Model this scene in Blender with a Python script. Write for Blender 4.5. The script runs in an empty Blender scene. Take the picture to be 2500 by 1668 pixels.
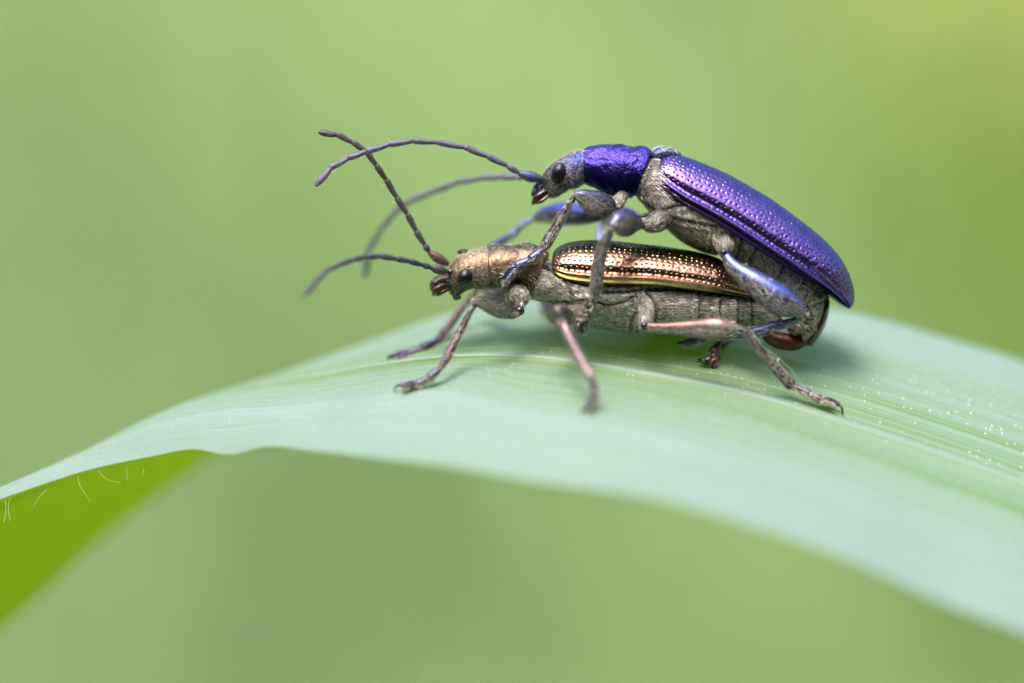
import bpy, math
import numpy as np
from mathutils import Vector

# ---------------------------------------------------------------- camera, world, sun, exposure
# scene units: 1 unit = 1 millimetre
S = bpy.context.scene
COL = S.collection
S.unit_settings.system = 'METRIC'
S.unit_settings.scale_length = 0.001
D = 150.0                      # working distance of the macro lens, mm
cam_d = bpy.data.cameras.new('camera')
cam = bpy.data.objects.new('camera', cam_d); COL.objects.link(cam)
cam.location = (0, -D, 0); cam.rotation_euler = (math.radians(90), 0, 0)
cam_d.sensor_width = 36; cam_d.lens = 36 * D / 25.0
cam_d.clip_start = 1; cam_d.clip_end = 60000
cam_d.dof.use_dof = True
cam_d.dof.focus_distance = D - 0.7
APERTURE = 10.0                # entrance pupil diameter, mm
cam_d.dof.aperture_fstop = cam_d.lens * 0.001 / APERTURE
S.camera = cam

SUN_EL, SUN_AZ = 62.0, 205.0   # azimuth from +Y clockwise: behind the camera, slightly to the left
w = bpy.data.worlds.new('World'); S.world = w; w.use_nodes = True
wn = w.node_tree.nodes; wl = w.node_tree.links
sky = wn.new('ShaderNodeTexSky'); sky.sky_type = 'NISHITA'; sky.sun_disc = False
sky.sun_elevation = math.radians(SUN_EL); sky.sun_rotation = math.radians(SUN_AZ)
sky.air_density = 1.0; sky.dust_density = 4.0; sky.ozone_density = 1.0
wn['Background'].inputs[1].default_value = 0.12
wl.new(sky.outputs[0], wn['Background'].inputs[0])
sd = bpy.data.lights.new('sun', 'SUN'); sd.energy = 1.45; sd.angle = math.radians(30); sd.color = (1.0, 0.95, 0.87)
sun = bpy.data.objects.new('sun', sd); COL.objects.link(sun)
el, az = math.radians(SUN_EL), math.radians(SUN_AZ)
sdir = Vector((math.sin(az) * math.cos(el), math.cos(az) * math.cos(el), math.sin(el)))
sun.rotation_euler = sdir.to_track_quat('Z', 'Y').to_euler()
S.view_settings.view_transform = 'Standard'; S.view_settings.look = 'None'
S.view_settings.gamma = 1.0; S.view_settings.exposure = 1.5
S.cycles.use_denoising = True

rng = np.random.default_rng(7)

# ---------------------------------------------------------------- helpers
def W(p, y=0.0):
    """a point of the photograph (pixels, 100 px = 1 mm at the body plane) at depth y -> world"""
    k = (D + y) / D
    return np.array([(p[0] - 1250) / 100.0 * k, y, (834 - p[1]) / 100.0 * k])

def crop(x0, y0, s):
    return lambda u, v: (x0 + u / s, y0 + v / s)
c1 = crop(720, 280, 3.267); c2 = crop(1250, 320, 4.9); c3 = crop(1550, 340, 3.563)
c4 = crop(1020, 560, 6.184); c5 = crop(1280, 560, 4.052); c6 = crop(1650, 600, 3.564)
c7 = crop(920, 700, 3.917); c11 = crop(1560, 740, 4.352); c8 = crop(0, 1000, 2.347)

def hash2(i, j, k=0):
    n = np.sin(i * 127.1 + j * 311.7 + k * 74.7) * 43758.5453
    return n - np.floor(n)

def vnoise(x, y, k=0):
    xi, yi = np.floor(x), np.floor(y); fx, fy = x - xi, y - yi
    fx = fx * fx * (3 - 2 * fx); fy = fy * fy * (3 - 2 * fy)
    a = hash2(xi, yi, k); b = hash2(xi + 1, yi, k); c = hash2(xi, yi + 1, k); d = hash2(xi + 1, yi + 1, k)
    return (a * (1 - fx) + b * fx) * (1 - fy) + (c * (1 - fx) + d * fx) * fy

def cr(pts, n):
    """Catmull-Rom resample of rows of pts (k, d) -> (n, d), uniform in parameter"""
    pts = np.asarray(pts, float); k = len(pts)
    ext = np.vstack([2 * pts[0] - pts[1], pts, 2 * pts[-1] - pts[-2]])
    t = np.linspace(0, k - 1, n); i = np.minimum(t.astype(int), k - 2); f = (t - i)[:, None]
    p0, p1, p2, p3 = ext[i], ext[i + 1], ext[i + 2], ext[i + 3]
    return 0.5 * (2 * p1 + (p2 - p0) * f + (2 * p0 - 5 * p1 + 4 * p2 - p3) * f ** 2 + (3 * p1 - p0 - 3 * p2 + p3) * f ** 3)

def pchip(x, xs, ys):
    """monotone-ish cubic through (xs, ys (k, d)) evaluated at x"""
    xs = np.asarray(xs, float); ys = np.asarray(ys, float)
    h = np.diff(xs); dl = np.diff(ys, axis=0) / h[:, None]
    m = np.zeros_like(ys); m[0] = dl[0]; m[-1] = dl[-1]
    for i in range(1, len(xs) - 1):
        m[i] = (dl[i - 1] * h[i] + dl[i] * h[i - 1]) / (h[i] + h[i - 1])
    i = np.clip(np.searchsorted(xs, x) - 1, 0, len(xs) - 2)
    t = ((x - xs[i]) / h[i])[:, None]; hh = h[i][:, None]
    return ((2 * t**3 - 3 * t**2 + 1) * ys[i] + (t**3 - 2 * t**2 + t) * hh * m[i]
            + (-2 * t**3 + 3 * t**2) * ys[i + 1] + (t**3 - t**2) * hh * m[i + 1])

def lerp(a, b, f): return np.array(a) * (1 - f[..., None]) + np.array(b) * f[..., None]

def seam_dist(P, lines):
    """distance (mm) of near-side points to photo polylines"""
    px = 1250 + 100 * P[..., 0] * D / (D + P[..., 1]); py = 834 - 100 * P[..., 2] * D / (D + P[..., 1])
    d = np.full(px.shape, 1e9)
    for ln in lines:
        q = cr(np.array(ln, float), 40)
        for (x0, y0), (x1, y1) in zip(q[:-1], q[1:]):
            vx, vy = x1 - x0, y1 - y0; L2 = vx * vx + vy * vy + 1e-9
            t = np.clip(((px - x0) * vx + (py - y0) * vy) / L2, 0, 1)
            d = np.minimum(d, np.hypot(px - x0 - t * vx, py - y0 - t * vy))
    d = d / 100.
    return np.where(P[..., 1] < -.1, d, 9.0)

class Mesh:
    def __init__(s):
        s.v = []; s.f = []; s.c = []; s.u = []; s.n = 0; s.mi = []
    def add(s, V, F, C=None, UV=None, mi=0):
        V = np.asarray(V, float).reshape(-1, 3)
        if C is None: C = np.ones((len(V), 3)) * 0.5
        C = np.broadcast_to(np.asarray(C, float), (len(V), 3))
        if UV is None: UV = np.zeros((len(V), 2))
        s.v.append(V); s.c.append(C); s.u.append(np.asarray(UV, float).reshape(-1, 2))
        F = np.asarray(F, int) + s.n; s.f.append(F); s.mi.append(np.full(len(F), mi)); s.n += len(V)
    def grid(s, P, closed=False, C=None, UV=None, caps=(False, False), flip=False, mi=0):
        n, m = P.shape[:2]
        idx = np.arange(n * m).reshape(n, m)
        a = idx[:-1]; b = idx[1:]
        if closed:
            a2 = np.roll(a, -1, 1); b2 = np.roll(b, -1, 1)
            F = np.stack([a, a2, b2, b], -1).reshape(-1, 4)
        else:
            F = np.stack([a[:, :-1], a[:, 1:], b[:, 1:], b[:, :-1]], -1).reshape(-1, 4)
        if flip: F = F[:, ::-1]
        if C is not None:
            C = np.asarray(C, float)
            C = (np.broadcast_to(C, (n, m, 3))).reshape(-1, 3) if C.ndim != 2 or C.shape != (n, 3) else np.repeat(C[:, None], m, 1).reshape(-1, 3)
        V = P.reshape(-1, 3)
        s.add(V, F, C, UV, mi)
        return s
    def build(s, name, mat, parent=None, smooth=True):
        V = np.vstack(s.v); C = np.vstack(s.c); U = np.vstack(s.u)
        me = bpy.data.meshes.new(name)
        me.vertices.add(len(V)); me.vertices.foreach_set('co', V.ravel())
        sizes = np.concatenate([np.full(len(f), f.shape[1]) for f in s.f]); loops = np.concatenate([f.ravel() for f in s.f])
        me.loops.add(len(loops)); me.loops.foreach_set('vertex_index', loops)
        me.polygons.add(len(sizes)); st = np.concatenate([[0], np.cumsum(sizes)[:-1]])
        me.polygons.foreach_set('loop_start', st)
        me.update(calc_edges=True)
        me.validate()
        a = me.color_attributes.new('Col', 'FLOAT_COLOR', 'POINT')
        a.data.foreach_set('color', np.hstack([C, np.ones((len(C), 1))]).astype(np.float32).ravel())
        uv = me.uv_layers.new(name='UVMap')
        if len(me.loops) == len(loops):
            uv.data.foreach_set('uv', U[loops].astype(np.float32).ravel())
        mats = mat if isinstance(mat, (list, tuple)) else [mat]
        for mm in mats: me.materials.append(mm)
        if len(mats) > 1: me.polygons.foreach_set('material_index', np.concatenate(s.mi))
        if smooth: me.polygons.foreach_set('use_smooth', np.ones(len(me.polygons), bool))
        me.update()
        o = bpy.data.objects.new(name, me); COL.objects.link(o)
        if parent is not None:
            o.parent = parent
            o.matrix_parent_inverse = parent.matrix_world.inverted() if parent.type != 'EMPTY' else parent.matrix_basis.inverted()
        return o

def tag(o, label=None, cat=None, kind=None, group=None):
    if label: o['label'] = label
    if cat: o['category'] = cat
    if kind: o['kind'] = kind
    if group: o['group'] = group
    return o

def empty(name, loc=(0, 0, 0)):
    o = bpy.data.objects.new(name, None); COL.objects.link(o); o.location = loc; o.empty_display_size = 0.5
    return o

def unit(v):
    return v / np.maximum(np.linalg.norm(v, axis=-1, keepdims=True), 1e-9)

def tube(path, rad, n=20, rings=None, flat=None, side=(0, 1, 0), round_ends=True):
    """closed tube grid: path (k,3), rad (k,) ; flat = ratio of the radius along `side`"""
    path = np.asarray(path, float); rad = np.asarray(rad, float)
    rings = rings or max(8, 6 * (len(path) - 1))
    Q = cr(np.column_stack([path, rad]), rings); P = Q[:, :3]; R = np.maximum(Q[:, 3], 0.004)
    if round_ends:
        T0 = unit(P[0] - P[1]); T1 = unit(P[-1] - P[-2]); k = 4
        a = np.linspace(0.02, np.pi / 2, k, endpoint=False)
        pre = P[0] + T0 * (R[0] * np.cos(a))[:, None] * 0.8; prer = R[0] * np.sin(a)
        post = P[-1] + T1 * (R[-1] * np.cos(a[::-1]))[:, None] * 0.8; postr = R[-1] * np.sin(a[::-1])
        P = np.vstack([pre, P, post]); R = np.concatenate([prer, R, postr])
    T = unit(np.gradient(P, axis=0))
    ref = np.array(side, float)
    B = unit(ref - (T @ ref)[:, None] * T); N = np.cross(T, B)
    th = np.linspace(0, 2 * np.pi, n, endpoint=False)
    fl = 1.0 if flat is None else flat
    return P[:, None] + R[:, None, None] * (np.cos(th)[None, :, None] * N[:, None] + fl * np.sin(th)[None, :, None] * B[:, None])

def loft(st, nr=80, nm=64, e=1.0, close=(True, True)):
    """st rows: (T(px), B(px), halfwidth [, exponent, widest height]) -> closed grid about the y=0 plane"""
    rows = []
    for r in st:
        T, B, hw = r[0], r[1], r[2]; ex = r[3] if len(r) > 3 else 1.0
        rows.append([*W(T)[[0, 2]], *W(B)[[0, 2]], hw, ex])
    Q = cr(rows, nr)
    th = np.linspace(0, 2 * np.pi, nm, endpoint=False)
    s, c = np.sin(th), np.cos(th)
    ex = Q[:, 5:6]
    sz = np.sign(s) * np.abs(s)[None] ** ex; cy = np.sign(c) * np.abs(c)[None] ** ex
    C = (Q[:, 0:2] + Q[:, 2:4]) / 2; H = (Q[:, 0:2] - Q[:, 2:4]) / 2
    P = np.zeros((nr, nm, 3))
    P[..., 0] = C[:, None, 0] + H[:, None, 0] * sz
    P[..., 2] = C[:, None, 1] + H[:, None, 1] * sz
    P[..., 1] = -Q[:, 4:5] * cy
    def cap(row, into):
        cen = row.mean(0); out = []
        for k, f in ((0.85, 0.25), (0.6, 0.42), (0.3, 0.5), (0.02, 0.52)):
            out.append(cen + (row - cen) * k + into * f * 0.22)
        return np.array(out)
    if close[1]: P = np.concatenate([P, cap(P[-1], unit(P[-1].mean(0) - P[-3].mean(0)))])
    if close[0]: P = np.concatenate([cap(P[0], unit(P[0].mean(0) - P[2].mean(0)))[::-1], P])
    return P

def normals(P, closed=True):
    du = np.gradient(P, axis=0)
    if closed: dv = (np.roll(P, -1, 1) - np.roll(P, 1, 1)) / 2
    else: dv = np.gradient(P, axis=1)
    N = unit(np.cross(dv, du)); cen = P.mean(1, keepdims=True)
    sgn = np.sign(np.median((N * (P - cen)).sum(-1)))
    return N * (sgn if sgn != 0 else 1)

def hair_from_grid(P, n, length, width, lift=0.35, flow=1.0, closed=True, mask=None, curl=0.35, col=(.55, .5, .42), jitter=.3, droop=0.0):
    """single curved hair blades (2 segments) scattered on a grid surface, lying along +i * flow"""
    N = normals(P, closed)
    n_, m_ = P.shape[:2]
    Pn = np.concatenate([P, P[:, :1]], 1) if closed else P
    Nn = np.concatenate([N, N[:, :1]], 1) if closed else N
    a = np.linalg.norm(np.cross(Pn[1:, :-1] - Pn[:-1, :-1], Pn[:-1, 1:] - Pn[:-1, :-1]), axis=-1)
    if mask is not None:
        cc = (Pn[1:, 1:] + Pn[:-1, :-1]) / 2; nn = Nn[:-1, :-1]
        a = a * np.clip(mask(cc, nn), 0, 1)
    pr = a.ravel() / a.sum()
    k = rng.choice(len(pr), size=n, p=pr); i, j = np.divmod(k, a.shape[1])
    f, g = rng.random((n, 1)), rng.random((n, 1))
    p = (Pn[i, j] * (1 - f) + Pn[i + 1, j] * f) * (1 - g) + (Pn[i, j + 1] * (1 - f) + Pn[i + 1, j + 1] * f) * g
    nn = unit(Nn[i, j]); fl = unit(Pn[i + 1, j] - Pn[i, j]) * flow
    sd = np.cross(nn, fl)
    fl = unit(fl + sd * rng.normal(0, jitter, (n, 1)) + np.array([0, 0, -droop]))
    L = length * (0.6 + 0.8 * rng.random((n, 1)))
    lf = lift * (0.5 + rng.random((n, 1)))
    d1 = unit(fl + nn * lf); d2 = unit(fl + nn * (lf - curl))
    side = unit(np.cross(d1, nn + 0.4 * rng.normal(size=(n, 3)))) * width / 2
    b0 = p - nn * 0.004; b1 = b0 + d1 * L * 0.5; b2 = b1 + d2 * L * 0.5
    V = np.stack([b0 - side, b0 + side, b1 + side * .8, b1 - side * .8, b2], 1).reshape(-1, 3)
    base = np.arange(n)[:, None] * 5
    Q = np.hstack([base, base + 1, base + 2, base + 3]); T = np.hstack([base + 3, base + 2, base + 4])
    c = np.array(col) * (0.45 + 0.85 * rng.random((n, 1)))
    return V, Q, T, np.repeat(c, 5, 0)

def build_hair(name, sets, mat, parent):
    m = Mesh()
    for V, Q, T, C in sets:
        base = m.n; m.add(V, Q, C)
        m.f.append(T + base); m.mi.append(np.zeros(len(T), int))
    # faces of quads and triangles are joined in build()
    o = m.build(name, mat, parent, smooth=False)
    o['kind'] = 'stuff'
    return o

# ---------------------------------------------------------------- materials
def new_mat(name):
    m = bpy.data.materials.new(name); m.use_nodes = True
    nt = m.node_tree; b = nt.nodes['Principled BSDF']
    return m, nt, b

def cuticle(name, metallic=.8, rough=.3, tint=None, edge=(1, 1, 1), bump=0.0, bscale=30, coat=0.0, var=.25, vscale=6, stretch=(1, 1, 1), spec=.5):
    """beetle cuticle: own colour from the Col attribute, mottled by noise, fine relief by bump"""
    m, nt, b = new_mat(name); N = nt.nodes; L = nt.links
    at = N.new('ShaderNodeAttribute'); at.attribute_name = 'Col'
    tc = N.new('ShaderNodeTexCoord'); mp = N.new('ShaderNodeMapping'); mp.inputs['Scale'].default_value = stretch
    L.new(tc.outputs['Object'], mp.inputs[0])
    nz = N.new('ShaderNodeTexNoise'); nz.inputs['Scale'].default_value = vscale; nz.inputs['Detail'].default_value = 4
    L.new(mp.outputs[0], nz.inputs['Vector'])
    mr = N.new('ShaderNodeMapRange'); mr.inputs[1].default_value = .3; mr.inputs[2].default_value = .7
    mr.inputs[3].default_value = 1 - var; mr.inputs[4].default_value = 1 + var
    L.new(nz.outputs[0], mr.inputs[0])
    mx = N.new('ShaderNodeVectorMath'); mx.operation = 'SCALE'
    L.new(at.outputs['Color'], mx.inputs[0]); L.new(mr.outputs[0], mx.inputs['Scale'])
    L.new(mx.outputs[0], b.inputs['Base Color'])
    b.inputs['Metallic'].default_value = metallic; b.inputs['Roughness'].default_value = rough
    b.inputs['Specular Tint'].default_value = (*edge, 1); b.inputs['Specular IOR Level'].default_value = spec
    b.inputs['Coat Weight'].default_value = coat; b.inputs['Coat Roughness'].default_value = .15
    if bump:
        bn = N.new('ShaderNodeTexNoise'); bn.inputs['Scale'].default_value = bscale; bn.inputs['Detail'].default_value = 3
        L.new(mp.outputs[0], bn.inputs['Vector'])
        bp = N.new('ShaderNodeBump'); bp.inputs['Strength'].default_value = bump; bp.inputs['Distance'].default_value = .03
        L.new(bn.outputs[0], bp.inputs['Height']); L.new(bp.outputs[0], b.inputs['Normal'])
    return m

M_elytra_m = cuticle('purple elytra cuticle', 1.0, .30, edge=(.75, .85, 1), bump=.10, bscale=28, var=.18, vscale=3)
M_elytra_f = cuticle('bronze elytra cuticle', 1.0, .24, edge=(.85, .95, .75), bump=.08, bscale=28, var=.2, vscale=3)
M_metal = cuticle('blue cuticle', 1.0, .34, edge=(.8, .9, 1), bump=1.0, bscale=20, var=.35, vscale=4)
M_metal_f = cuticle('bronze green cuticle', .9, .42, edge=(.9, 1, .85), bump=.5, bscale=26, var=.3, vscale=5)
M_skin = cuticle('dark downy cuticle', .15, .55, bump=.3, bscale=20, var=.3)
M_leg = cuticle('leg cuticle', .75, .3, edge=(.85, .9, 1), bump=.25, bscale=30, var=.2)
M_gloss = cuticle('glossy horn', .1, .18, coat=.5, var=.2)
M_amber = cuticle('amber membrane', 0, .34, bump=.7, bscale=9, var=.55, vscale=5)
M_ant = cuticle('antenna cuticle', .25, .45, bump=.4, bscale=45, var=.25, vscale=12)

def eye_mat():
    m, nt, b = new_mat('compound eye'); N = nt.nodes; L = nt.links
    tc = N.new('ShaderNodeTexCoord'); vo = N.new('ShaderNodeTexVoronoi'); vo.inputs['Scale'].default_value = 26
    vo.inputs['Randomness'].default_value = .25
    L.new(tc.outputs['Object'], vo.inputs['Vector'])
    bp = N.new('ShaderNodeBump'); bp.inputs['Strength'].default_value = .4; bp.inputs['Distance'].default_value = .02; bp.invert = True
    L.new(vo.outputs['Distance'], bp.inputs['Height']); L.new(bp.outputs[0], b.inputs['Normal'])
    b.inputs['Base Color'].default_value = (.008, .007, .012, 1); b.inputs['Roughness'].default_value = .16
    b.inputs['Specular IOR Level'].default_value = .55
    return m
M_eye = eye_mat()

def hair_mat():
    m, nt, b = new_mat('silky hair'); N = nt.nodes; L = nt.links
    at = N.new('ShaderNodeAttribute'); at.attribute_name = 'Col'
    L.new(at.outputs['Color'], b.inputs['Base Color'])
    b.inputs['Roughness'].default_value = .32; b.inputs['Specular IOR Level'].default_value = .9
    b.inputs['Metallic'].default_value = .15
    return m
M_hair = hair_mat()

def leaf_mat(name, under=False):
    """pale waxy bloom over green; long veins, wax dots in rows; UV: u = mm along, v = mm across from the midrib"""
    m, nt, b = new_mat(name); N = nt.nodes; L = nt.links
    uv = N.new('ShaderNodeUVMap'); uv.uv_map = 'UVMap'
    sep = N.new('ShaderNodeSeparateXYZ'); L.new(uv.outputs[0], sep.inputs[0])
    def noise(sx, sy, detail=3, rough=.5):
        mp = N.new('ShaderNodeMapping'); mp.inputs['Scale'].default_value = (sx, sy, 1)
        L.new(uv.outputs[0], mp.inputs[0])
        n = N.new('ShaderNodeTexNoise'); n.inputs['Scale'].default_value = 1; n.inputs['Detail'].default_value = detail; n.inputs['Roughness'].default_value = rough
        L.new(mp.outputs[0], n.inputs['Vector']); return n.outputs[0]
    def rng_(x, a, b_, c, d):
        r = N.new('ShaderNodeMapRange'); r.inputs[1].default_value = a; r.inputs[2].default_value = b_; r.inputs[3].default_value = c; r.inputs[4].default_value = d
        L.new(x, r.inputs[0]); return r.outputs[0]
    def mth(op, a, b_=None):
        x = N.new('ShaderNodeMath'); x.operation = op
        for k, s in enumerate((a, b_)):
            if s is None: continue
            if isinstance(s, (int, float)): x.inputs[k].default_value = s
            else: L.new(s, x.inputs[k])
        return x.outputs[0]
    def mix(f, a, b_):
        x = N.new('ShaderNodeMix'); x.data_type = 'RGBA'
        L.new(f, x.inputs['Factor'])
        for k, s in ((6, a), (7, b_)):
            if isinstance(s, tuple): x.inputs[k].default_value = (*s, 1)
            else: L.new(s, x.inputs[k])
        return x.outputs[2]
    fine = noise(.035, 11, 4, .62)                       # streaks along the leaf
    broad = noise(.03, 1.3, 3)
    if not under:
        green = mix(rng_(fine, .35, .65, 0, 1), (.15, .27, .08), (.20, .33, .13))
        wax = (.31, .42, .405)
        near_mid = rng_(mth('ABSOLUTE', mth('ADD', sep.outputs[1], .1)), .5, 4.2, 1, 0)
        f = mth('ADD', mth('MULTIPLY', rng_(broad, .3, .7, -.25, .25), 1), mth('ADD', rng_(fine, .3, .7, -.55, .45), mth('SUBTRACT', 1.0, mth('MULTIPLY', near_mid, .55))))
        c = mix(rng_(f, 0, 1, 0, 1), green, wax)
        # wax papillae in rows
        mp = N.new('ShaderNodeMapping'); mp.inputs['Scale'].default_value = (5.2, 5.2, 1); L.new(uv.outputs[0], mp.inputs[0])
        vo = N.new('ShaderNodeTexVoronoi'); vo.inputs['Scale'].default_value = 1; vo.inputs['Randomness'].default_value = .6; L.new(mp.outputs[0], vo.inputs['Vector'])
        dot = rng_(vo.outputs['Distance'], .11, .21, 1, 0)
        row = rng_(noise(.15, 2.6, 2), .30, .42, 0, 1)
        dots = mth('MULTIPLY', dot, row)
        c = mix(mth('MULTIPLY', dots, .85), c, (.66, .76, .72))
        midl = rng_(mth('ABSOLUTE', mth('ADD', sep.outputs[1], -.03)), .08, .2, .7, 0)
        c = mix(midl, c, (.34, .46, .40))
        L.new(c, b.inputs['Base Color'])
        b.inputs['Roughness'].default_value = .42
        b.inputs['Specular IOR Level'].default_value = .4
        bp = N.new('ShaderNodeBump'); bp.inputs['Strength'].default_value = .6; bp.inputs['Distance'].default_value = .08
        L.new(mth('ADD', mth('MULTIPLY', fine, 1), mth('MULTIPLY', dots, .5)), bp.inputs['Height']); L.new(bp.outputs[0], b.inputs['Normal'])
        tcol, tw = (.50, .66, .12), .33
    else:
        c = mix(rng_(fine, .35, .65, 0, 1), (.14, .25, .012), (.19, .32, .02))
        L.new(c, b.inputs['Base Color'])
        b.inputs['Roughness'].default_value = .45
        tcol, tw = (.68, .86, .035), .7
    tr = N.new('ShaderNodeBsdfTranslucent'); tr.inputs[0].default_value = (*tcol, 1)
    ms = N.new('ShaderNodeMixShader'); ms.inputs[0].default_value = tw
    out = N['Material Output']
    L.new(b.outputs[0], ms.inputs[1]); L.new(tr.outputs[0], ms.inputs[2]); L.new(ms.outputs[0], out.inputs['Surface'])
    return m
M_leaf_top = leaf_mat('leaf upper side with waxy bloom'); M_leaf_under = leaf_mat('leaf underside', True)

def plain(name, col, rough=.5, trans=0, tcol=None, var=.2, scale=.02):
    m, nt, b = new_mat(name); N = nt.nodes; L = nt.links
    tc = N.new('ShaderNodeTexCoord'); nz = N.new('ShaderNodeTexNoise'); nz.inputs['Scale'].default_value = scale; nz.inputs['Detail'].default_value = 4
    L.new(tc.outputs['Object'], nz.inputs['Vector'])
    cr_ = N.new('ShaderNodeValToRGB')
    cr_.color_ramp.elements[0].position = .3; cr_.color_ramp.elements[1].position = .7
    cr_.color_ramp.elements[0].color = (*[x * (1 - var) for x in col], 1); cr_.color_ramp.elements[1].color = (*[x * (1 + var) for x in col], 1)
    L.new(nz.outputs[0], cr_.inputs[0]); L.new(cr_.outputs[0], b.inputs['Base Color'])
    b.inputs['Roughness'].default_value = rough
    if trans:
        tr = N.new('ShaderNodeBsdfTranslucent'); tr.inputs[0].default_value = (*(tcol or col), 1)
        ms = N.new('ShaderNodeMixShader'); ms.inputs[0].default_value = trans
        L.new(b.outputs[0], ms.inputs[1]); L.new(tr.outputs[0], ms.inputs[2]); L.new(ms.outputs[0], N['Material Output'].inputs['Surface'])
    return m

# ---------------------------------------------------------------- the setting: grassy hollow round the plant
def terrain():
    ang = np.linspace(0, 2 * np.pi, 160, endpoint=False)
    rad = np.concatenate([[5], np.geomspace(40, 40000, 110)])
    A, Rr = np.meshgrid(ang, rad)
    x = Rr * np.sin(A); y = Rr * np.cos(A)
    t = np.clip((Rr - 330) / 900, 0, 1); t = t * t * (3 - 2 * t)
    back = np.clip(-np.cos(A) * .5 + .5, 0, 1)  # unseen camera-side bank raised to give the cuticle a dark reflection
    z = -380 + t * (800 + 250 * back) + 25 * (vnoise(x / 160, y / 160) - .5) * np.clip(Rr / 400, 0, 1) + 7 * (vnoise(x / 40, y / 40, 3) - .5)
    z = z - np.clip((Rr - 1500) / 9000, 0, 1) * 300
    return np.stack([x, y, z], -1)
TP = terrain()
M_ground = cuticle('meadow earth and short grass', 0, .9, var=.2, vscale=.012, spec=.2)
fr = np.clip((-TP[..., 1] - 60) / 250, 0, 1)  # camera-side ground painted dark so the wing cases mirror a dark band
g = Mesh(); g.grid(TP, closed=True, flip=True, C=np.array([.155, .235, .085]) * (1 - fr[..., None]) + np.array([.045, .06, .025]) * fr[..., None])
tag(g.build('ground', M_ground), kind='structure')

def ground_z(x, y):
    Rr = np.hypot(x, y); t = np.clip((Rr - 330) / 900, 0, 1); t = t * t * (3 - 2 * t)
    back = np.clip(-(y / np.maximum(Rr, 1)) * .5 + .5, 0, 1)
    return -380 + t * (800 + 250 * back) + 25 * (vnoise(x / 160, y / 160) - .5) * np.clip(Rr / 400, 0, 1) + 7 * (vnoise(x / 40, y / 40, 3) - .5)

def blades(n, xr, yr, h, wd, cols, dens=None):
    x = rng.uniform(*xr, n); y = rng.uniform(*yr, n)
    if dens is not None:
        keep = rng.random(n) < dens(x, y); x, y = x[keep], y[keep]; n = len(x)
    z = ground_z(x, y); H = h * (.6 + .8 * rng.random(n)); a = rng.uniform(0, 2 * np.pi, n); ww = wd * (.6 + .8 * rng.random(n))
    lean = rng.normal(0, .3, (n, 2)) * H[:, None]
    sd_ = np.stack([np.cos(a), np.sin(a), 0 * a], 1) * ww[:, None] / 2
    p0 = np.stack([x, y, z - 4], 1); p1 = p0 + np.stack([lean[:, 0] * .3, lean[:, 1] * .3, H * .55], 1); p2 = p0 + np.stack([lean[:, 0], lean[:, 1], H], 1)
    V = np.stack([p0 - sd_, p0 + sd_, p1 + sd_, p1 - sd_, p2], 1).reshape(-1, 3)
    b = np.arange(n)[:, None] * 5
    Q = np.hstack([b, b + 1, b + 2, b + 3]); T = np.hstack([b + 3, b + 2, b + 4])
    c = np.array(cols)[rng.integers(0, len(cols), n)] * (.8 + .4 * rng.random((n, 1)))
    return V, Q, T, np.repeat(c, 5, 0)

def grass_material():
    m, nt, b = new_mat('meadow grass'); N = nt.nodes; L = nt.links
    at = N.new('ShaderNodeAttribute'); at.attribute_name = 'Col'
    L.new(at.outputs['Color'], b.inputs['Base Color']); b.inputs['Roughness'].default_value = .55
    tr = N.new('ShaderNodeBsdfTranslucent'); L.new(at.outputs['Color'], tr.inputs[0])
    ms = N.new('ShaderNodeMixShader'); ms.inputs[0].default_value = .4
    L.new(b.outputs[0], ms.inputs[1]); L.new(tr.outputs[0], ms.inputs[2]); L.new(ms.outputs[0], N['Material Output'].inputs['Surface'])
    return m
M_grass = grass_material()
def stuff(name, sets, label, cat):
    o = build_hair(name, sets, M_grass, None); tag(o, label, cat); return o
stuff('meadow_grass', [blades(9000, (-650, 650), (380, 1250), 34, 4.0, [(.18, .28, .10), (.17, .27, .11), (.20, .28, .10)]),
                       blades(9000, (-900, 900), (-1200, -420), 60, 6, [(.06, .10, .03), (.05, .09, .03)])],  # unseen dark blades behind the camera, added to darken the reflections
      'soft out-of-focus green meadow grass behind the leaf, plus dark blades added behind the camera', 'grass')
stuff('yellow_flowers', [blades(560, (30, 230), (560, 900), 60, 9, [(.86, .80, .24), (.80, .80, .26)], lambda x, y: np.exp(-((x - 66) / 30) ** 2 - ((ground_z(x, y) - 38) / 22) ** 2))],
      'yellow blur of meadow flowers in the grass', 'flowers')
stuff('blue_green_weeds', [blades(480, (-200, 60), (480, 800), 50, 9, [(.21, .36, .20), (.22, .36, .21)], lambda x, y: np.exp(-((x + 50) / 36) ** 2 - ((ground_z(x, y) + 52) / 30) ** 2))],
      'dull blue-green weeds in the blurred meadow', 'weeds')
stuff('dark_weeds', [blades(520, (0, 240), (480, 800), 50, 9, [(.19, .33, .015), (.17, .30, .02)], lambda x, y: np.exp(-((x - 74) / 24) ** 2 - ((ground_z(x, y) + 26) / 38) ** 2))],
      'deep green weeds in the blurred meadow', 'weeds')

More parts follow.
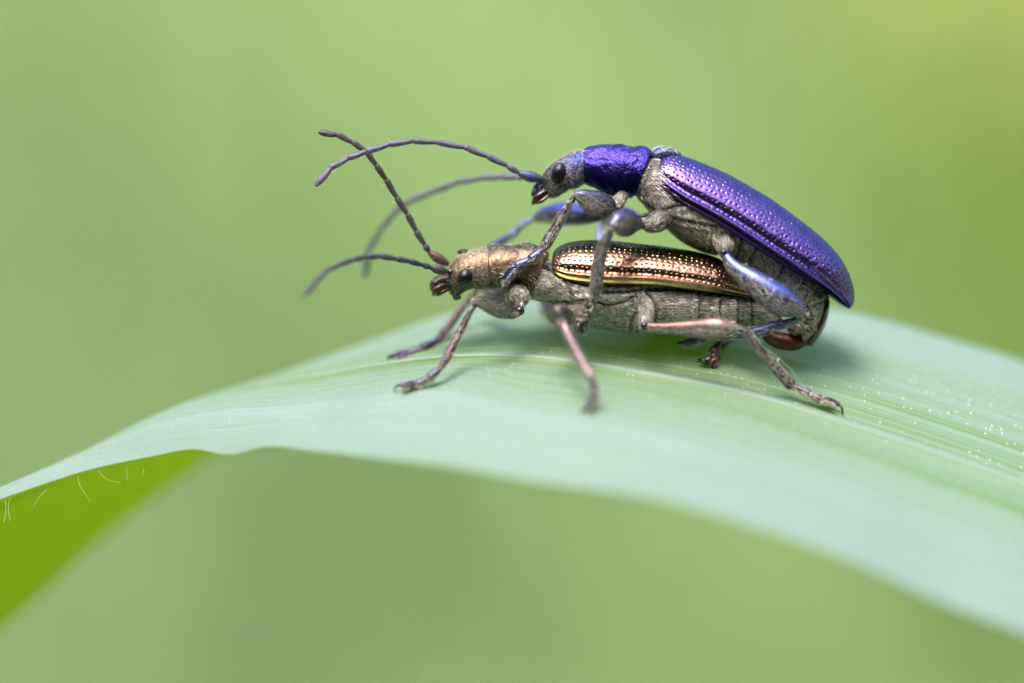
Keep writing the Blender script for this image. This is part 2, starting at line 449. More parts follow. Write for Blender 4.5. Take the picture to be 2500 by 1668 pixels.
# ---------------------------------------------------------------- the leaf the beetles stand on
ST = [(-900, [(2350, 9, 0), (1720, 2.2, .5), (1690, .6, .75), (1740, -.6, 1)]),
      (-400, [(1880, 9, 0), (1395, 2.2, .5), (1368, .6, .75), (1405, -.6, 1)]),
      (0, [(1532, 9, 0), (1220, 2.2, .5), (1189, .2, .75), (1217, -.8, 1)]),
      (187, [(1368, 8.8, 0), (1130, 2.4, .5), (1110, 1, .7), (1157, -.9, 1)]),
      (375, [(1212, 8.5, 0), (1028, 2.6, .5), (1016, 1.6, .6), (1060, -.4, .8), (1114, -1.4, 1)]),
      (468, [(1145, 8.35, 0), (985, 2.7, .5), (978, 2.0, .56), (1032, -.6, .77), (1097, -1.7, 1)]),
      (562, [(1080, 8.2, 0), (949, 3.0, .44), (952, 2.2, .5), (1011, -.8, .75), (1110, -2.2, 1)]),
      (655, [(1040, 9.6, 0), (922, 3.2, .4), (937, 1.7, .5), (992, -.8, .71), (1090, -2.8, 1)]),
      (749, [(1000, 11, 0), (890, 3.4, .36), (922, 1.2, .5), (974, -.8, .68), (1100, -3.6, 1)]),
      (936, [(930, 11, 0), (824, 3.9, .3), (890, .5, .5), (922, -.8, .62), (1120, -5.2, 1)]),
      (1100, [(880, 11, 0), (768, 4.1, .27), (871, 0, .5), (899, -.9, .6), (1138, -6.6, 1)]),
      (1300, [(845, 11, 0), (735, 4.3, .25), (872, -.5, .5), (1174, -7.6, 1)]),
      (1555, [(830, 11, 0), (722, 4.4, .22), (908, -1.1, .5), (1210, -8.3, 1)]),
      (1811, [(830, 11, 0), (730, 4.4, .22), (959, -1.5, .5), (1276, -8.8, 1)]),
      (2066, [(860, 11, 0), (762, 4.4, .22), (1036, -1.9, .5), (1363, -9.2, 1)]),
      (2321, [(925, 11, 0), (830, 4.5, .22), (1120, -2.2, .5), (1480, -9.4, 1)]),
      (2500, [(985, 11, 0), (888, 4.5, .22), (1184, -2.4, .5), (1547, -9.6, 1)]),
      (2900, [(1200, 11, 0), (1100, 4.5, .22), (1385, -2.6, .5), (1760, -9.6, 1)]),
      (3500, [(1700, 11, 0), (1590, 4.5, .22), (1850, -2.6, .5), (2260, -9.4, 1)])]
NV, NU = 181, 420
vv = np.linspace(0, 1, NV)
xs = np.array([s[0] for s in ST], float)
rows = []
for x, nodes in ST:
    a = np.array(nodes, float)
    rows.append(pchip(vv, a[:, 2], a[:, :2]))          # (NV, 2): py, depth
rows = np.array(rows)                                   # (ns, NV, 2)
ux = np.linspace(xs[0], xs[-1], NU)
PY = np.stack([pchip(ux, xs, rows[:, k, :]) for k in range(NV)], 1)   # (NU, NV, 2)
LP = np.zeros((NU, NV, 3))
kk = (D + PY[..., 1]) / D
LP[..., 0] = (ux[:, None] - 1250) / 100 * kk; LP[..., 1] = PY[..., 1]; LP[..., 2] = (834 - PY[..., 0]) / 100 * kk
mid_arc = np.concatenate([[0], np.cumsum(np.linalg.norm(np.diff(LP[:, NV // 2], axis=0), axis=1))])
vmm = (vv - .5) * 17.0
# relief: midrib, parallel ribs, a slack edge
LN = normals(LP, False)
LN *= np.sign((LN[NU // 2, NV // 2, 2]))
rel = 0.03 * np.exp(-((vmm - .03) / .13) ** 2) - .05 * np.exp(-((vmm - .5) / .25) ** 2) - .04 * np.exp(-((vmm + .45) / .22) ** 2)
rel = rel + .010 * np.cos(vmm * 2 * np.pi / .62) * (np.abs(vmm) > .6) * np.clip((8.2 - np.abs(vmm)) / 1, 0, 1)
U_, V_ = np.meshgrid(mid_arc, vmm, indexing='ij')
rel2 = .05 * (vnoise(U_ / 2.2, V_ / 1.3, 4) - .5) * np.clip(np.abs(V_) / 4, 0, 1) * 1.4
LP = LP + LN * (rel[None, :] + rel2)[..., None]

LQ_px = 1250 + 100 * LP[..., 0] * D / (D + LP[..., 1]); LQ_py = 834 - 100 * LP[..., 2] * D / (D + LP[..., 1])
def leaf_depth(px, py):
    """depth at which the line of sight through a point meets the visible upper side of the leaf"""
    d2 = (LQ_px - px) ** 2 + (LQ_py - py) ** 2
    i = np.argsort(d2.ravel())[:6]
    return float(LP[..., 1].ravel()[i].min())

leaf = empty('reed_leaf', W((2500, 1184), -2.4)); tag(leaf, 'broad arching pale green leaf blade carrying both beetles', 'leaf')
lm = Mesh(); uvs = np.stack([U_, V_], -1).reshape(-1, 2)
TH = .10 + .10 * np.exp(-(vmm / .5) ** 2); TH = TH * np.clip((8.5 - np.abs(vmm)) / .6, .25, 1)
under = LP - LN * TH[None, :, None]
lm.grid(LP, UV=uvs, mi=0)
lm.grid(under, UV=uvs, flip=True, mi=1)
for (j) in (0, NV - 1):
    e = np.stack([LP[:, j], under[:, j]], 1); uu = np.stack([mid_arc, np.full(NU, vmm[j])], -1)
    lm.grid(e, UV=np.repeat(uu[:, None], 2, 1).reshape(-1, 2), flip=(j == 0), mi=1)
for (i) in (0, NU - 1):
    e = np.stack([LP[i], under[i]], 1)
    lm.grid(e, UV=np.zeros((NV * 2, 2)), mi=1)
lb = lm.build('blade', [M_leaf_top, M_leaf_under], leaf)
# midrib: a low rounded rib along the blade
th_ = np.linspace(0, np.pi, 9); jm_ = NV // 2
Bv = unit(LP[:, jm_ + 1] - LP[:, jm_ - 1]); Nv = LN[:, jm_]
wr_ = np.linspace(.10, .17, NU)[:, None, None]
RB = LP[:, jm_][:, None] - Nv[:, None] * .02 - np.cos(th_)[None, :, None] * Bv[:, None] * wr_ + np.sin(th_)[None, :, None] * Nv[:, None] * wr_ * .38
mr_ = Mesh(); mr_.grid(RB, UV=np.stack([np.repeat(mid_arc[:, None], 9, 1), np.repeat((-np.cos(th_) * .12)[None], NU, 0)], -1).reshape(-1, 2))
mr_.build('midrib', M_leaf_top, leaf)
# hairs along the near edge of the leaf at its narrow end
fm = Mesh(); M_fibre = plain('pale plant hair', (.6, .68, .36), .4, trans=.5, var=.1, scale=2)
for (a, b_, c, d) in [((450, 365), (455, 430), (515, 525), 0.1), ((555, 340), (610, 400), (690, 420), .9), ((710, 300), (725, 350), (728, 405), .7), 
                      ((845, 290), (825, 330), (822, 375), .6), ((60, 500), (48, 560), (58, 640), -.2), ((270, 455), (220, 510), (190, 560), .7), 
                      ((30, 515), (34, 580), (22, 645), 0.0)]:
    d = -.75 - .2 * d; pts = np.array([W(c8(*a), d), W(c8(*b_), d - .25), W(c8(*c), d - .5)])
    fm.grid(tube(pts, [.0055, .0045, .002], 6, 10), closed=True)
hb = fm.build('leaf_hair', M_fibre, leaf); hb['kind'] = 'stuff'

# ---------------------------------------------------------------- beetles
def ell(center, r, n=40, m=28, rot=0.0):
    """ellipsoid grid, radii (x, y, z), rotated about y"""
    th = np.linspace(0, 2 * np.pi, n, endpoint=False); ph = np.linspace(.02, np.pi - .02, m)
    P = np.stack([np.sin(ph)[:, None] * np.cos(th), np.cos(ph)[:, None] * np.ones(n), np.sin(ph)[:, None] * np.sin(th)], -1) * np.array(r)
    ca, sa = math.cos(rot), math.sin(rot)
    x = P[..., 0] * ca - P[..., 2] * sa; z = P[..., 0] * sa + P[..., 2] * ca
    return np.stack([x, P[..., 1], z], -1) + np.asarray(center)

def antenna(root, joints, depth, cols, rad, hair=60, scape_r=.12):
    """joints: list of 12 photo points head -> tip; depth: (start, end, power)"""
    n = len(joints) - 1
    dp = [depth[0] + (depth[1] - depth[0]) * (k / n) ** depth[2] for k in range(n + 1)]
    P = [W(j, d) for j, d in zip(joints, dp)]
    red, grey, metal = (np.array(c) for c in cols)
    part = None; hs = []
    for k in range(n):
        a, b = P[k], P[k + 1]; L = np.linalg.norm(b - a); d = (b - a) / L
        gap = .012
        a = a + d * gap
        if k == 0:
            prof = [.6, .95, 1.08, .95, .55]; r0 = scape_r
        elif k == 1:
            prof = [.5, .8, 1, .95, .6]; r0 = rad
        elif k == n - 1:
            prof = [.6, .88, 1, 1, .95, .6]; r0 = rad
        else:
            prof = [.62, .80, .90, .98, 1.05, 1.0]; r0 = rad * (1 - .01 * k)
        t = np.linspace(0, 1, len(prof))
        bend = np.cross(d, [0, 1, 0]) * L * .02
        path = a + (b - a) * t[:, None] + np.outer(np.sin(t * np.pi), bend)
        G = tube(path, np.array(prof) * r0, 14, 22)
        tt = np.clip((np.arange(len(G)) - 4) / (len(G) - 8), 0, 1)[:, None]
        base_c = metal if k == 0 else grey
        f = np.clip((tt - .02) / .16, 0, 1)
        C = red * (1 - f) + base_c * f if k > 1 else np.repeat(base_c[None], len(G), 0)
        m = Mesh(); m.grid(G, closed=True, C=C)
        if k == 0: part = m.build('antenna', M_ant, root)
        else: m.build('antenna_segment', M_ant, part)
        hs.append(hair_from_grid(G, hair, .045, .006, lift=.7, curl=.2, col=(.55, .52, .62)))
        if k > 2:
            hs.append(hair_from_grid(G[-10:-5], 7, .12, .007, lift=1.6, curl=.0, col=(.8, .85, .55)))
    build_hair('fine_hair', hs, M_hair, part)
    return part

def tarsus(leg, pts, r, col, claw_col, up=(0, 0, 1), lobe=.24, spread=.55, pad=True, hairs=500):
    """pts: base, joint, joint, claw base, claw tip (world). two triangular joints, a two-lobed joint, a claw joint"""
    p = [np.array(q, float) for q in pts]; m = Mesh(); G = []
    up = np.array(up, float)
    for k in range(2):
        d = unit(p[k + 1] - p[k]); sd_ = np.cross(d, up)
        g_ = tube([p[k], p[k] * .5 + p[k + 1] * .5, p[k + 1]], [r * .45, r * .75, r * 1.0], 14, 16, flat=1.15, side=sd_)
        m.grid(g_, closed=True, C=col); G.append(g_)
    d = unit(p[3] - p[2]); sd_ = unit(np.cross(d, up)); nrm = np.cross(sd_, d)
    for s in (-1, 1):
        e = unit(d + sd_ * s * spread)
        q = [p[2] - d * .02, p[2] + e * lobe * .5 - nrm * .02, p[2] + e * lobe - nrm * .04]
        g_ = tube(q, [r * .5, r * .85, r * .62], 14, 16, flat=.6, side=nrm)
        m.grid(g_, closed=True, C=col); G.append(g_)
    o = m.build('tarsus', M_leg, leg)
    m = Mesh()
    g_ = tube([p[2] + nrm * .03, (p[2] + p[3]) / 2 + nrm * .07, p[3]], [r * .3, r * .38, r * .5], 12, 14)
    m.grid(g_, closed=True, C=col); m.build('claw_joint', M_leg, leg)
    dt = p[4] - p[3]; L = np.linalg.norm(dt); dn = dt / L
    for s in (-1, 1):
        e = unit(dn + sd_ * s * .45)
        q = [p[3], p[3] + e * L * .5 + nrm * L * .22, p[3] + e * L * .9 + nrm * L * .02, p[3] + e * L - nrm * L * .3]
        m = Mesh(); m.grid(tube(q, [r * .3, r * .26, r * .16, r * .04], 10, 16), closed=True, C=claw_col); m.build('claw', M_gloss, leg)
    hs = []
    if hairs:
        for g_ in G:
            hs.append(hair_from_grid(g_, hairs // 4, .08, .007, lift=.5, curl=.1))
            if pad:
                hs.append(hair_from_grid(g_, hairs // 4, .09, .009, lift=.9, curl=.1, mask=lambda c, n: (n @ up < -.2) * 1.0 + .001, col=(.85, .78, .55)))
    return hs

def leg(root, coxa, femur, tibia, tars, cols, dens=1.0, tooth=None, flat=.8, tr=.1, hair_col=(.66, .6, .52), **kw):
    """coxa [(pt, y, r)..] ; femur, tibia likewise ; tars [(pt, y)..5]; cols = (coxa, femur, tibia, tarsus, claw)"""
    def pr(seq): return [W(q[0], q[1]) for q in seq], [q[2] for q in seq]
    m = Mesh(); hs = []
    P, R = pr(femur); gF = tube(P, R, 32, 46, flat=flat)
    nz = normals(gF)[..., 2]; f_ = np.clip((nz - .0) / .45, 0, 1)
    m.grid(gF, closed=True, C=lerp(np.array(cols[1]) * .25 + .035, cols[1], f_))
    if tooth is not None:
        a, b, y = tooth
        m.grid(tube([W(a, y), W(b, y)], [.09, .015], 12, 8, flat=.5), closed=True, C=cols[1])
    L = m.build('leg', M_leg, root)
    jm = Mesh(); jm.grid(ell(W(femur[0][0], femur[0][1] - .03), (femur[0][2] * 1.15,) * 3, 20, 14), closed=True, C=(.02, .018, .026)); jm.build('trochanter_shade', M_gloss, L)  # joint ball coloured black to stand in for the dark socket hole
    jm = Mesh(); jm.grid(ell(W(tibia[0][0], tibia[0][1]), (tibia[0][2] * 1.35,) * 3, 20, 14), closed=True, C=(.03, .032, .07)); jm.build('knee', M_gloss, L)
    if coxa:
        P, R = pr(coxa); gC = tube(P, R, 28, 30)
        cm = Mesh(); cm.grid(gC, closed=True, C=cols[0]); cm.build('coxa', M_skin, L)
        hs.append(hair_from_grid(gC, int(1600 * dens), .11, .006, lift=.35, col=hair_col))
    P, R = pr(tibia); gT = tube(P, R, 24, 44, flat=.85)
    tm = Mesh(); tm.grid(gT, closed=True, C=cols[2]); tm.build('tibia', M_leg, L)
    top = lambda c, n: np.clip(.6 - 1.2 * n[..., 2], .06, 1)
    hs.append(hair_from_grid(gF, int(3000 * dens), .10, .0055, lift=.3, mask=top, col=hair_col))
    hs.append(hair_from_grid(gT, int(1000 * dens), .11, .0062, lift=.45, curl=.2, mask=lambda c, n: np.clip(.8 - .6 * n[..., 2], .2, 1), col=hair_col))
    if tars:
        hs += tarsus(L, [W(q, y) for q, y in tars], tr, cols[3], cols[4], hairs=int(1000 * dens), **kw)
    build_hair('fine_hair', hs, M_hair, L)
    return L

def elytron(T, B, wd, n_s, n_t, side, colf, pits, seed):
    """one wing case: T = suture line, B = lateral margin (photo points), wd = half width along; side -1 near, +1 far"""
    k = len(T)
    Tw = cr([W(t)[[0, 2]] for t in T], n_s); ww = cr(np.array(wd)[:, None], n_s)[:, 0]
    Bw = cr([W(b, -h)[[0, 2]] for b, h in zip(B, wd)], n_s)
    t = np.linspace(0, 1, n_t)
    phi = (1 - t) * np.pi / 2
    f = np.sin(phi) ** .95; gg = np.cos(phi) ** .86
    # groove and raised rim next to the margin
    dn = np.zeros(n_t)
    dn += -.06 * np.exp(-((t - .835) / .05) ** 2) + .03 * np.exp(-((t - .905) / .022) ** 2) - .02 * np.exp(-((t - .962) / .015) ** 2) + .022 * np.exp(-((t - .99) / .014) ** 2)
    dn += -.018 * np.exp(-(t / .02) ** 2)
    P = np.zeros((n_s, n_t, 3))
    P[..., 0] = Bw[:, None, 0] + (Tw - Bw)[:, None, 0] * f
    P[..., 2] = Bw[:, None, 1] + (Tw - Bw)[:, None, 1] * f
    P[..., 1] = -ww[:, None] * gg
    N = normals(P, False); N = N * np.sign(N[n_s // 2, n_t // 2] @ np.array([0, -1, .6]))
    s_ = np.linspace(0, 1, n_s)[:, None] * np.ones((1, n_t)); t_ = t[None] * np.ones((n_s, 1))
    arc = np.concatenate([[0], np.cumsum(np.linalg.norm(np.diff(P[:, n_t // 2], axis=0), axis=1))]); Ln = arc[-1]
    su = arc[:, None] * np.ones((1, n_t))
    wt = np.linalg.norm(np.diff(P, axis=1), axis=-1).sum(1).max()
    env = np.clip(su / .25, 0, 1) * np.clip((Ln - su) / .12, 0, 1)
    rows_, sp, pr_, pd, wr, pdark = pits
    kx = np.floor(t_ * rows_); ph = hash2(kx, 0 * kx, seed)
    iu = np.floor(su / sp + ph * .7)
    disp = np.zeros_like(su); pit = np.zeros_like(su)
    for di in (-1, 0, 1):
        ii = iu + di
        cu = (ii + .5 + .28 * (hash2(ii, kx, seed + 1) - .5) - ph * .7) * sp
        ct = (kx + .5 + .30 * (hash2(ii, kx, seed + 2) - .5)) / rows_
        r2 = ((su - cu) ** 2 + ((t_ - ct) * wt) ** 2) / pr_ ** 2
        pit = np.maximum(pit, np.exp(-r2 * 1.3) * (t_ < .93))
        disp -= pd * (.6 + .6 * hash2(ii, kx, seed + 3)) * np.exp(-r2) * (t_ < .93)
    # cross wrinkles between the punctures, stronger towards the tip
    wr_env = (.35 + 1.3 * s_ ** 1.5) * (t_ < .95)
    disp += wr * wr_env * ((vnoise(su / .055 + 3 * vnoise(su / .2, t_ * 9, seed), t_ * wt / .12, seed) - .5) + .5 * (vnoise(su / .1, t_ * wt / .08, seed + 5) - .5))
    disp = disp * env + (dn[None] * np.clip((su - .15) / .9, 0, 1) * np.clip((Ln - su) / .3, 0, 1))
    P = P + N * disp[..., None]
    # turned-under edge
    lip = [P[:, -1] + np.array([0, .02, -.012]), P[:, -1] + np.array([0, .07, -.01]), P[:, -1] + np.array([0, .16, .06])]
    P = np.concatenate([P, np.stack(lip, 1)], 1)
    tl = np.concatenate([t, [1.0, 1.0, 1.0]])
    C = colf(np.linspace(0, 1, n_s)[:, None] * np.ones((1, n_t + 3)), tl[None] * np.ones((n_s, 1)), N)
    C = np.array(C); C[:, :n_t] *= (1 - pdark * (pit * env)[..., None])
    if side > 0: P = P * np.array([1, -1, 1])
    m = Mesh(); m.grid(P, C=C, flip=side > 0)
    return m, P


# ================= the purple beetle (above) =================
male = empty('beetle', W((1700, 600))); tag(male, 'metallic purple beetle with grey downy underside riding on the bronze beetle', 'beetle')
bodyst = [(c3(60, 190), c3(-10, 420), .45), (c3(130, 160), c3(20, 500), .75), (c3(250, 170), c3(110, 600), 1.0), (c3(420, 250), c3(270, 770), 1.1), (c3(600, 330), c3(430, 900), 1.15),
          (c3(780, 430), c3(600, 980), 1.15), (c3(950, 560), c3(760, 1010), 1.12), (c3(1150, 700), c3(960, 1080), 1.05), (c3(1330, 850), c3(1150, 1250), .98), (c3(1480, 1000), c3(1290, 1400), .9),
          (c3(1590, 1160), c3(1400, 1480), .8), (c6(1290, 420), c6(1090, 520), .72), (c6(1290, 540), c6(1080, 630), .62), (c6(1250, 690), c6(1080, 740), .5), (c6(1180, 810), c6(1040, 810), .36)]
G = loft(bodyst, 360, 150, close=(True, True))
# segment creases of the abdomen
nr = len(G); N = normals(G)
for f in (.50, .585, .665, .735, .80):
    i0 = f * nr; G = G - N * (.06 * np.exp(-((np.arange(nr) - i0) / 1.6) ** 2))[:, None, None] + N * (.035 * np.exp(-((np.arange(nr) - i0 + 6) / 5.) ** 2))[:, None, None]
tt = np.linspace(0, 1, nr)
mid = np.array([.095, .083, .07])
C = np.repeat((mid * np.ones((nr, 1)))[:, None], 150, 1)
C = C * (.75 + .5 * vnoise(np.arange(nr)[:, None] / 20., np.arange(150)[None] / 12., 2))[..., None]
MSEAM = [[c3(*q) for q in l] for l in ([(0, 505), (130, 575), (250, 655)], [(250, 650), (420, 705), (640, 748), (700, 742)], [(700, 750), (665, 890), (650, 1000)], [(915, 840), (905, 940), (860, 1040)], [(130, 250), (60, 420), (20, 520)], [(330, 520), (420, 560), (250, 600)])]
sdm = seam_dist(G, MSEAM); G = G - N * (.07 * np.exp(-(sdm / .028) ** 2) - .03 * np.exp(-((sdm - .09) / .06) ** 2))[..., None]
C = C * (1 - .85 * np.exp(-(sdm / .03) ** 2))[..., None]
crease = np.zeros(nr)
for f in (.50, .585, .665, .735, .80): crease = np.maximum(crease, np.exp(-((np.arange(nr) - f * nr) / 2.2) ** 2))
C = C * (1 - .8 * crease)[:, None, None]
m = Mesh(); m.grid(G, closed=True, C=C); mb = m.build('body', M_skin, male)
hs = [hair_from_grid(G, 26000, .115, .0065, jitter=.16, lift=.28, mask=lambda c, n: (n[..., 1] < .3) * np.clip(.9 - n[..., 2], .1, 1) * (1 - .95 * np.exp(-(seam_dist(c, MSEAM) / .03) ** 2)), col=(.92, .83, .71))]
# side plates of the hind thorax, a raised seam
for pts, rr in (([c3(690, 780), c3(720, 880), c3(760, 970)], [.06, .11, .10]),):
    gp = tube([W(q, -1.02) for q in pts], rr, 16, 30, flat=.55); m = Mesh(); m.grid(gp, closed=True, C=mid); m.build('side_plate', M_skin, mb)
    hs.append(hair_from_grid(gp, 900, .11, .0085, lift=.25, col=(.85, .76, .64)))
build_hair('fine_hair', hs, M_hair, mb)

# pronotum
prost = [(c2(875, 235), c2(885, 600), .46), (c2(862, 203), c2(870, 640), .53), (c2(960, 185), c2(980, 670), .58), (c2(1100, 170), c2(1110, 740), .64), (c2(1250, 160), c2(1230, 785), .70),
         (c2(1400, 165), c2(1330, 800), .74), (c2(1540, 182), c2(1400, 800), .77), (c2(1635, 210), c2(1440, 790), .79), (c2(1655, 245), c2(1465, 770), .77), (c2(1620, 300), c2(1480, 720), .6)]
def wrinkle(G, amp, su, sv, seed, big=None):
    big = amp * 1.2 if big is None else big
    N = normals(G); n, m = G.shape[:2]
    i, j = np.meshgrid(np.arange(n), np.arange(m), indexing='ij')
    jj = np.abs(j - m / 2.)
    w1 = vnoise(i / su + 2 * vnoise(i / 25., jj / 25., seed), jj / sv, seed)
    return G + N * (amp * (w1 - .5) + big * (vnoise(i / 18., jj / 13., seed + 2) - .5))[..., None]
G = loft(prost, 150, 120); G = wrinkle(G, .034, 6., 1.9, 11, .06)
nr, nm = G.shape[:2]
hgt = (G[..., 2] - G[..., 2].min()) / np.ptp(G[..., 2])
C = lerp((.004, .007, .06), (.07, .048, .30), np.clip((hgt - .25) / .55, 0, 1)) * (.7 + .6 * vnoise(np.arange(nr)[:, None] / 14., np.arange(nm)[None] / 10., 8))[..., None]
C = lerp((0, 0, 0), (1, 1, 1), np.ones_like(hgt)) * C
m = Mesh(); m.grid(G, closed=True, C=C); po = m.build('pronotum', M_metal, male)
low = lambda c, n: ((c[..., 2] < 3.35 - (c[..., 0] - 1.8) * 1.5) & (n[..., 1] < .2)) * np.clip(-n[..., 2] + .7, 0, 1) + .0001
hs = [hair_from_grid(G, 200, .04, .003, lift=.5, mask=lambda c, n: (n[..., 2] > .3) * 1.0, col=(.5, .5, .6))]
build_hair('fine_hair', hs, M_hair, po)

# head
headst = [(c2(345, 590), c2(360, 750), .13), (c2(375, 510), c2(425, 790), .28), (c2(425, 440), c2(510, 795), .38), (c2(490, 385), c2(600, 745), .44), (c2(580, 322), c2(690, 690), .46),
          (c2(680, 268), c2(740, 690), .45), (c2(770, 236), c2(790, 675), .44), (c2(840, 232), c2(840, 640), .44), (c2(930, 250), c2(905, 610), .42)]
G = loft(headst, 90, 72); G = wrinkle(G, .022, 2.4, 2.4, 21)
fx = np.clip((np.arange(len(G)) / len(G) - .3) / .3, 0, 1)[:, None] * np.ones((1, 72))
C = lerp((.06, .06, .10), (.03, .05, .30), fx) * (.7 + .6 * vnoise(np.arange(len(G))[:, None] / 4., np.arange(72)[None] / 4., 8))[..., None]
m = Mesh(); m.grid(G, closed=True, C=C); mh = m.build('head', M_metal, male)
hs = [hair_from_grid(G, 5200, .085, .0052, lift=.5, flow=1, mask=lambda c, n: (n[..., 1] < .3) * np.clip(1.4 - (c[..., 0] - .9) * .9, .05, 1), col=(.66, .60, .50))]
build_hair('fine_hair', hs, M_hair, mh)
for s in (-1, 1):
    m = Mesh(); m.grid(ell(W(c2(560, 505), -.41) * np.array([1, -s, 1]), (.185, .17, .26), rot=-.25), closed=True); m.build('eye', M_eye, mh)
m = Mesh(); m.grid(tube([W(c2(400, 620)), W(c2(330, 690)), W(c2(275, 760))], [.13, .16, .10], 20, 20, flat=1.6), closed=True, C=(.03, .035, .08)); lab = m.build('clypeus', M_metal, mh)
build_hair('fine_hair', [hair_from_grid(tube([W(c2(400, 620)), W(c2(330, 690)), W(c2(275, 760))], [.13, .16, .10], 20, 20, flat=1.6), 350, .07, .007, lift=.6, col=(.6, .58, .5))], M_hair, mh)
for s in (-1, 1):
    m = Mesh(); m.grid(tube([W(c2(390, 730), .14 * s), W(c2(300, 800), .17 * s), W(c2(250, 870), .1 * s)], [.10, .10, .04], 16, 18), closed=True, C=[.03, .012, .01]); m.build('mandible', M_gloss, mh)
    m = Mesh(); m.grid(tube([W(c2(440, 770), .18 * s), W(c2(350, 840), .24 * s), W(c2(290, 860), .2 * s)], [.04, .045, .03], 12, 14), closed=True, C=[.09, .03, .02]); m.build('palp', M_gloss, mh)
antm = [(1965, 512), (1795, 468), (1693, 405), (1552, 338), (1367, 262), (1142, 218), (950, 207), (763, 234), (580, 288), (437, 342), (289, 420), (170, 562)]
ac = ((.20, .06, .05), (.13, .125, .19), (.06, .08, .16))
antenna(male, [c1(*q) for q in antm], (-.25, -1.0, 1.3), ac, .082, 130, .125)
antf = [(1950, 500), (1830, 495), (1770, 498), (1660, 496), (1510, 498), (1310, 532), (1122, 603), (945, 672), (815, 760), (700, 890), (605, 1040), (560, 1290)]
antf = antf[:10] + [(590, 1075), (560, 1290)]
antenna(male, [c1(*q) for q in antf], (.3, 3.4, 1.0), ac, .082, 60, .12)

# wing cases
ET = [c3(*q) for q in [(205, 190), (250, 150), (330, 130), (450, 155), (600, 212), (800, 300), (1000, 410), (1200, 530), (1400, 675), (1580, 815), (1720, 950), (1820, 1085), (1880, 1220), (1905, 1340), (1900, 1430), (1878, 1466)]]
EB = [c3(*q) for q in [(160, 240), (165, 310), (205, 385), (300, 475), (430, 570), (600, 665), (790, 775), (980, 900), (1160, 1015), (1330, 1118), (1480, 1208), (1610, 1285), (1720, 1360), (1800, 1425), (1855, 1462), (1876, 1470)]]
EWD = [.35, .8, 1.0, 1.12, 1.2, 1.25, 1.28, 1.3, 1.3, 1.27, 1.2, 1.08, .9, .66, .36, .06]
def col_m(s, t, N):
    a = lerp((.145, .13, .38), (.205, .125, .41), np.clip(t * 1.3 + .3 * (vnoise(s * 9, t * 4, 3) - .5), 0, 1))
    a = a * (.55 + .45 * np.clip(t / .3, 0, 1))[..., None]  # top dulled in the colour, imitating the dim reflection along the suture
    edge = np.clip((t - .925) / .012, 0, 1)
    return a * (1 - .88 * edge[..., None])
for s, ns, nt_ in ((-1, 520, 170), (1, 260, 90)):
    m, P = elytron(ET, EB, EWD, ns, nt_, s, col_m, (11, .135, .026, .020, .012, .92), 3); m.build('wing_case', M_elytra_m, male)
m = Mesh(); m.grid(tube([W(c2(1640, 300)), W(c2(1720, 290)), W(c2(1830, 265)), W(c2(2000, 290))], [.12, .17, .17, .08], 24, 26, flat=2.2), closed=True, C=(.06, .09, .30)); sc = m.build('scutellum', M_metal, male)
gs = tube([W(c2(1640, 300)), W(c2(1720, 290)), W(c2(1830, 265)), W(c2(2000, 290))], [.12, .17, .17, .08], 24, 26, flat=2.2)
build_hair('fine_hair', [hair_from_grid(gs, 900, .07, .009, lift=.4, col=(.8, .76, .66))], M_hair, sc)

# legs
mc = ((.05, .045, .045), (.09, .085, .17), (.055, .055, .07), (.07, .09, .19), (.02, .012, .01))
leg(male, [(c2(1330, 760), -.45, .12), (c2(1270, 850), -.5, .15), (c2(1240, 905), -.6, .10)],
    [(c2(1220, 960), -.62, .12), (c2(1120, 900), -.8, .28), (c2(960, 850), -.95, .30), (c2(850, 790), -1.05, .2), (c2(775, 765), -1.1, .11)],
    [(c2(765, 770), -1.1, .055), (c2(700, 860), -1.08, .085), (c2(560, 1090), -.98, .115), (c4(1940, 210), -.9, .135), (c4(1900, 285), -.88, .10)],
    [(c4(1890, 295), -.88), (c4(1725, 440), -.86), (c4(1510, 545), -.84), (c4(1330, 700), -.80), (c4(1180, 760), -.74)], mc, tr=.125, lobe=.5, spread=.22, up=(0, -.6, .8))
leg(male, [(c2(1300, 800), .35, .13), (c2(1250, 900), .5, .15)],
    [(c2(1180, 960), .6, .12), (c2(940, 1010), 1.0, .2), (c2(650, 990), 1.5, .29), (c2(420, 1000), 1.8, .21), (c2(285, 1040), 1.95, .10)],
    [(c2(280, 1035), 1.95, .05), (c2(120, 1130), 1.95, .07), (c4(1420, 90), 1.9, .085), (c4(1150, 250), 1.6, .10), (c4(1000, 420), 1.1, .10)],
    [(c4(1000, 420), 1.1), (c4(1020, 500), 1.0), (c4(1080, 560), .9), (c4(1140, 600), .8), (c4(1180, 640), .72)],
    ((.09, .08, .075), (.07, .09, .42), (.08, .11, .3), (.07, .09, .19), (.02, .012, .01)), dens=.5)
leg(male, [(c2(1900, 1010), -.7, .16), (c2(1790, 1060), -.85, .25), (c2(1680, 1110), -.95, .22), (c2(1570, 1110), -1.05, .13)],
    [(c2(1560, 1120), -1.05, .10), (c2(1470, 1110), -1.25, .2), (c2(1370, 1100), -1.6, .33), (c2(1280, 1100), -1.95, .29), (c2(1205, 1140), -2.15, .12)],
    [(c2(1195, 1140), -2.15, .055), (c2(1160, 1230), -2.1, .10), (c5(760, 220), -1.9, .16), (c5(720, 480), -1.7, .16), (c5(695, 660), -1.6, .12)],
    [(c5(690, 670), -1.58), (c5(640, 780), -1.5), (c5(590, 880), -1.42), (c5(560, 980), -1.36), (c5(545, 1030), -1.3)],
    ((.06, .055, .05), (.11, .10, .17), (.08, .075, .085), (.04, .04, .04), (.02, .012, .01)), up=(0, -1, .1), tr=.14, lobe=.32, spread=.3)
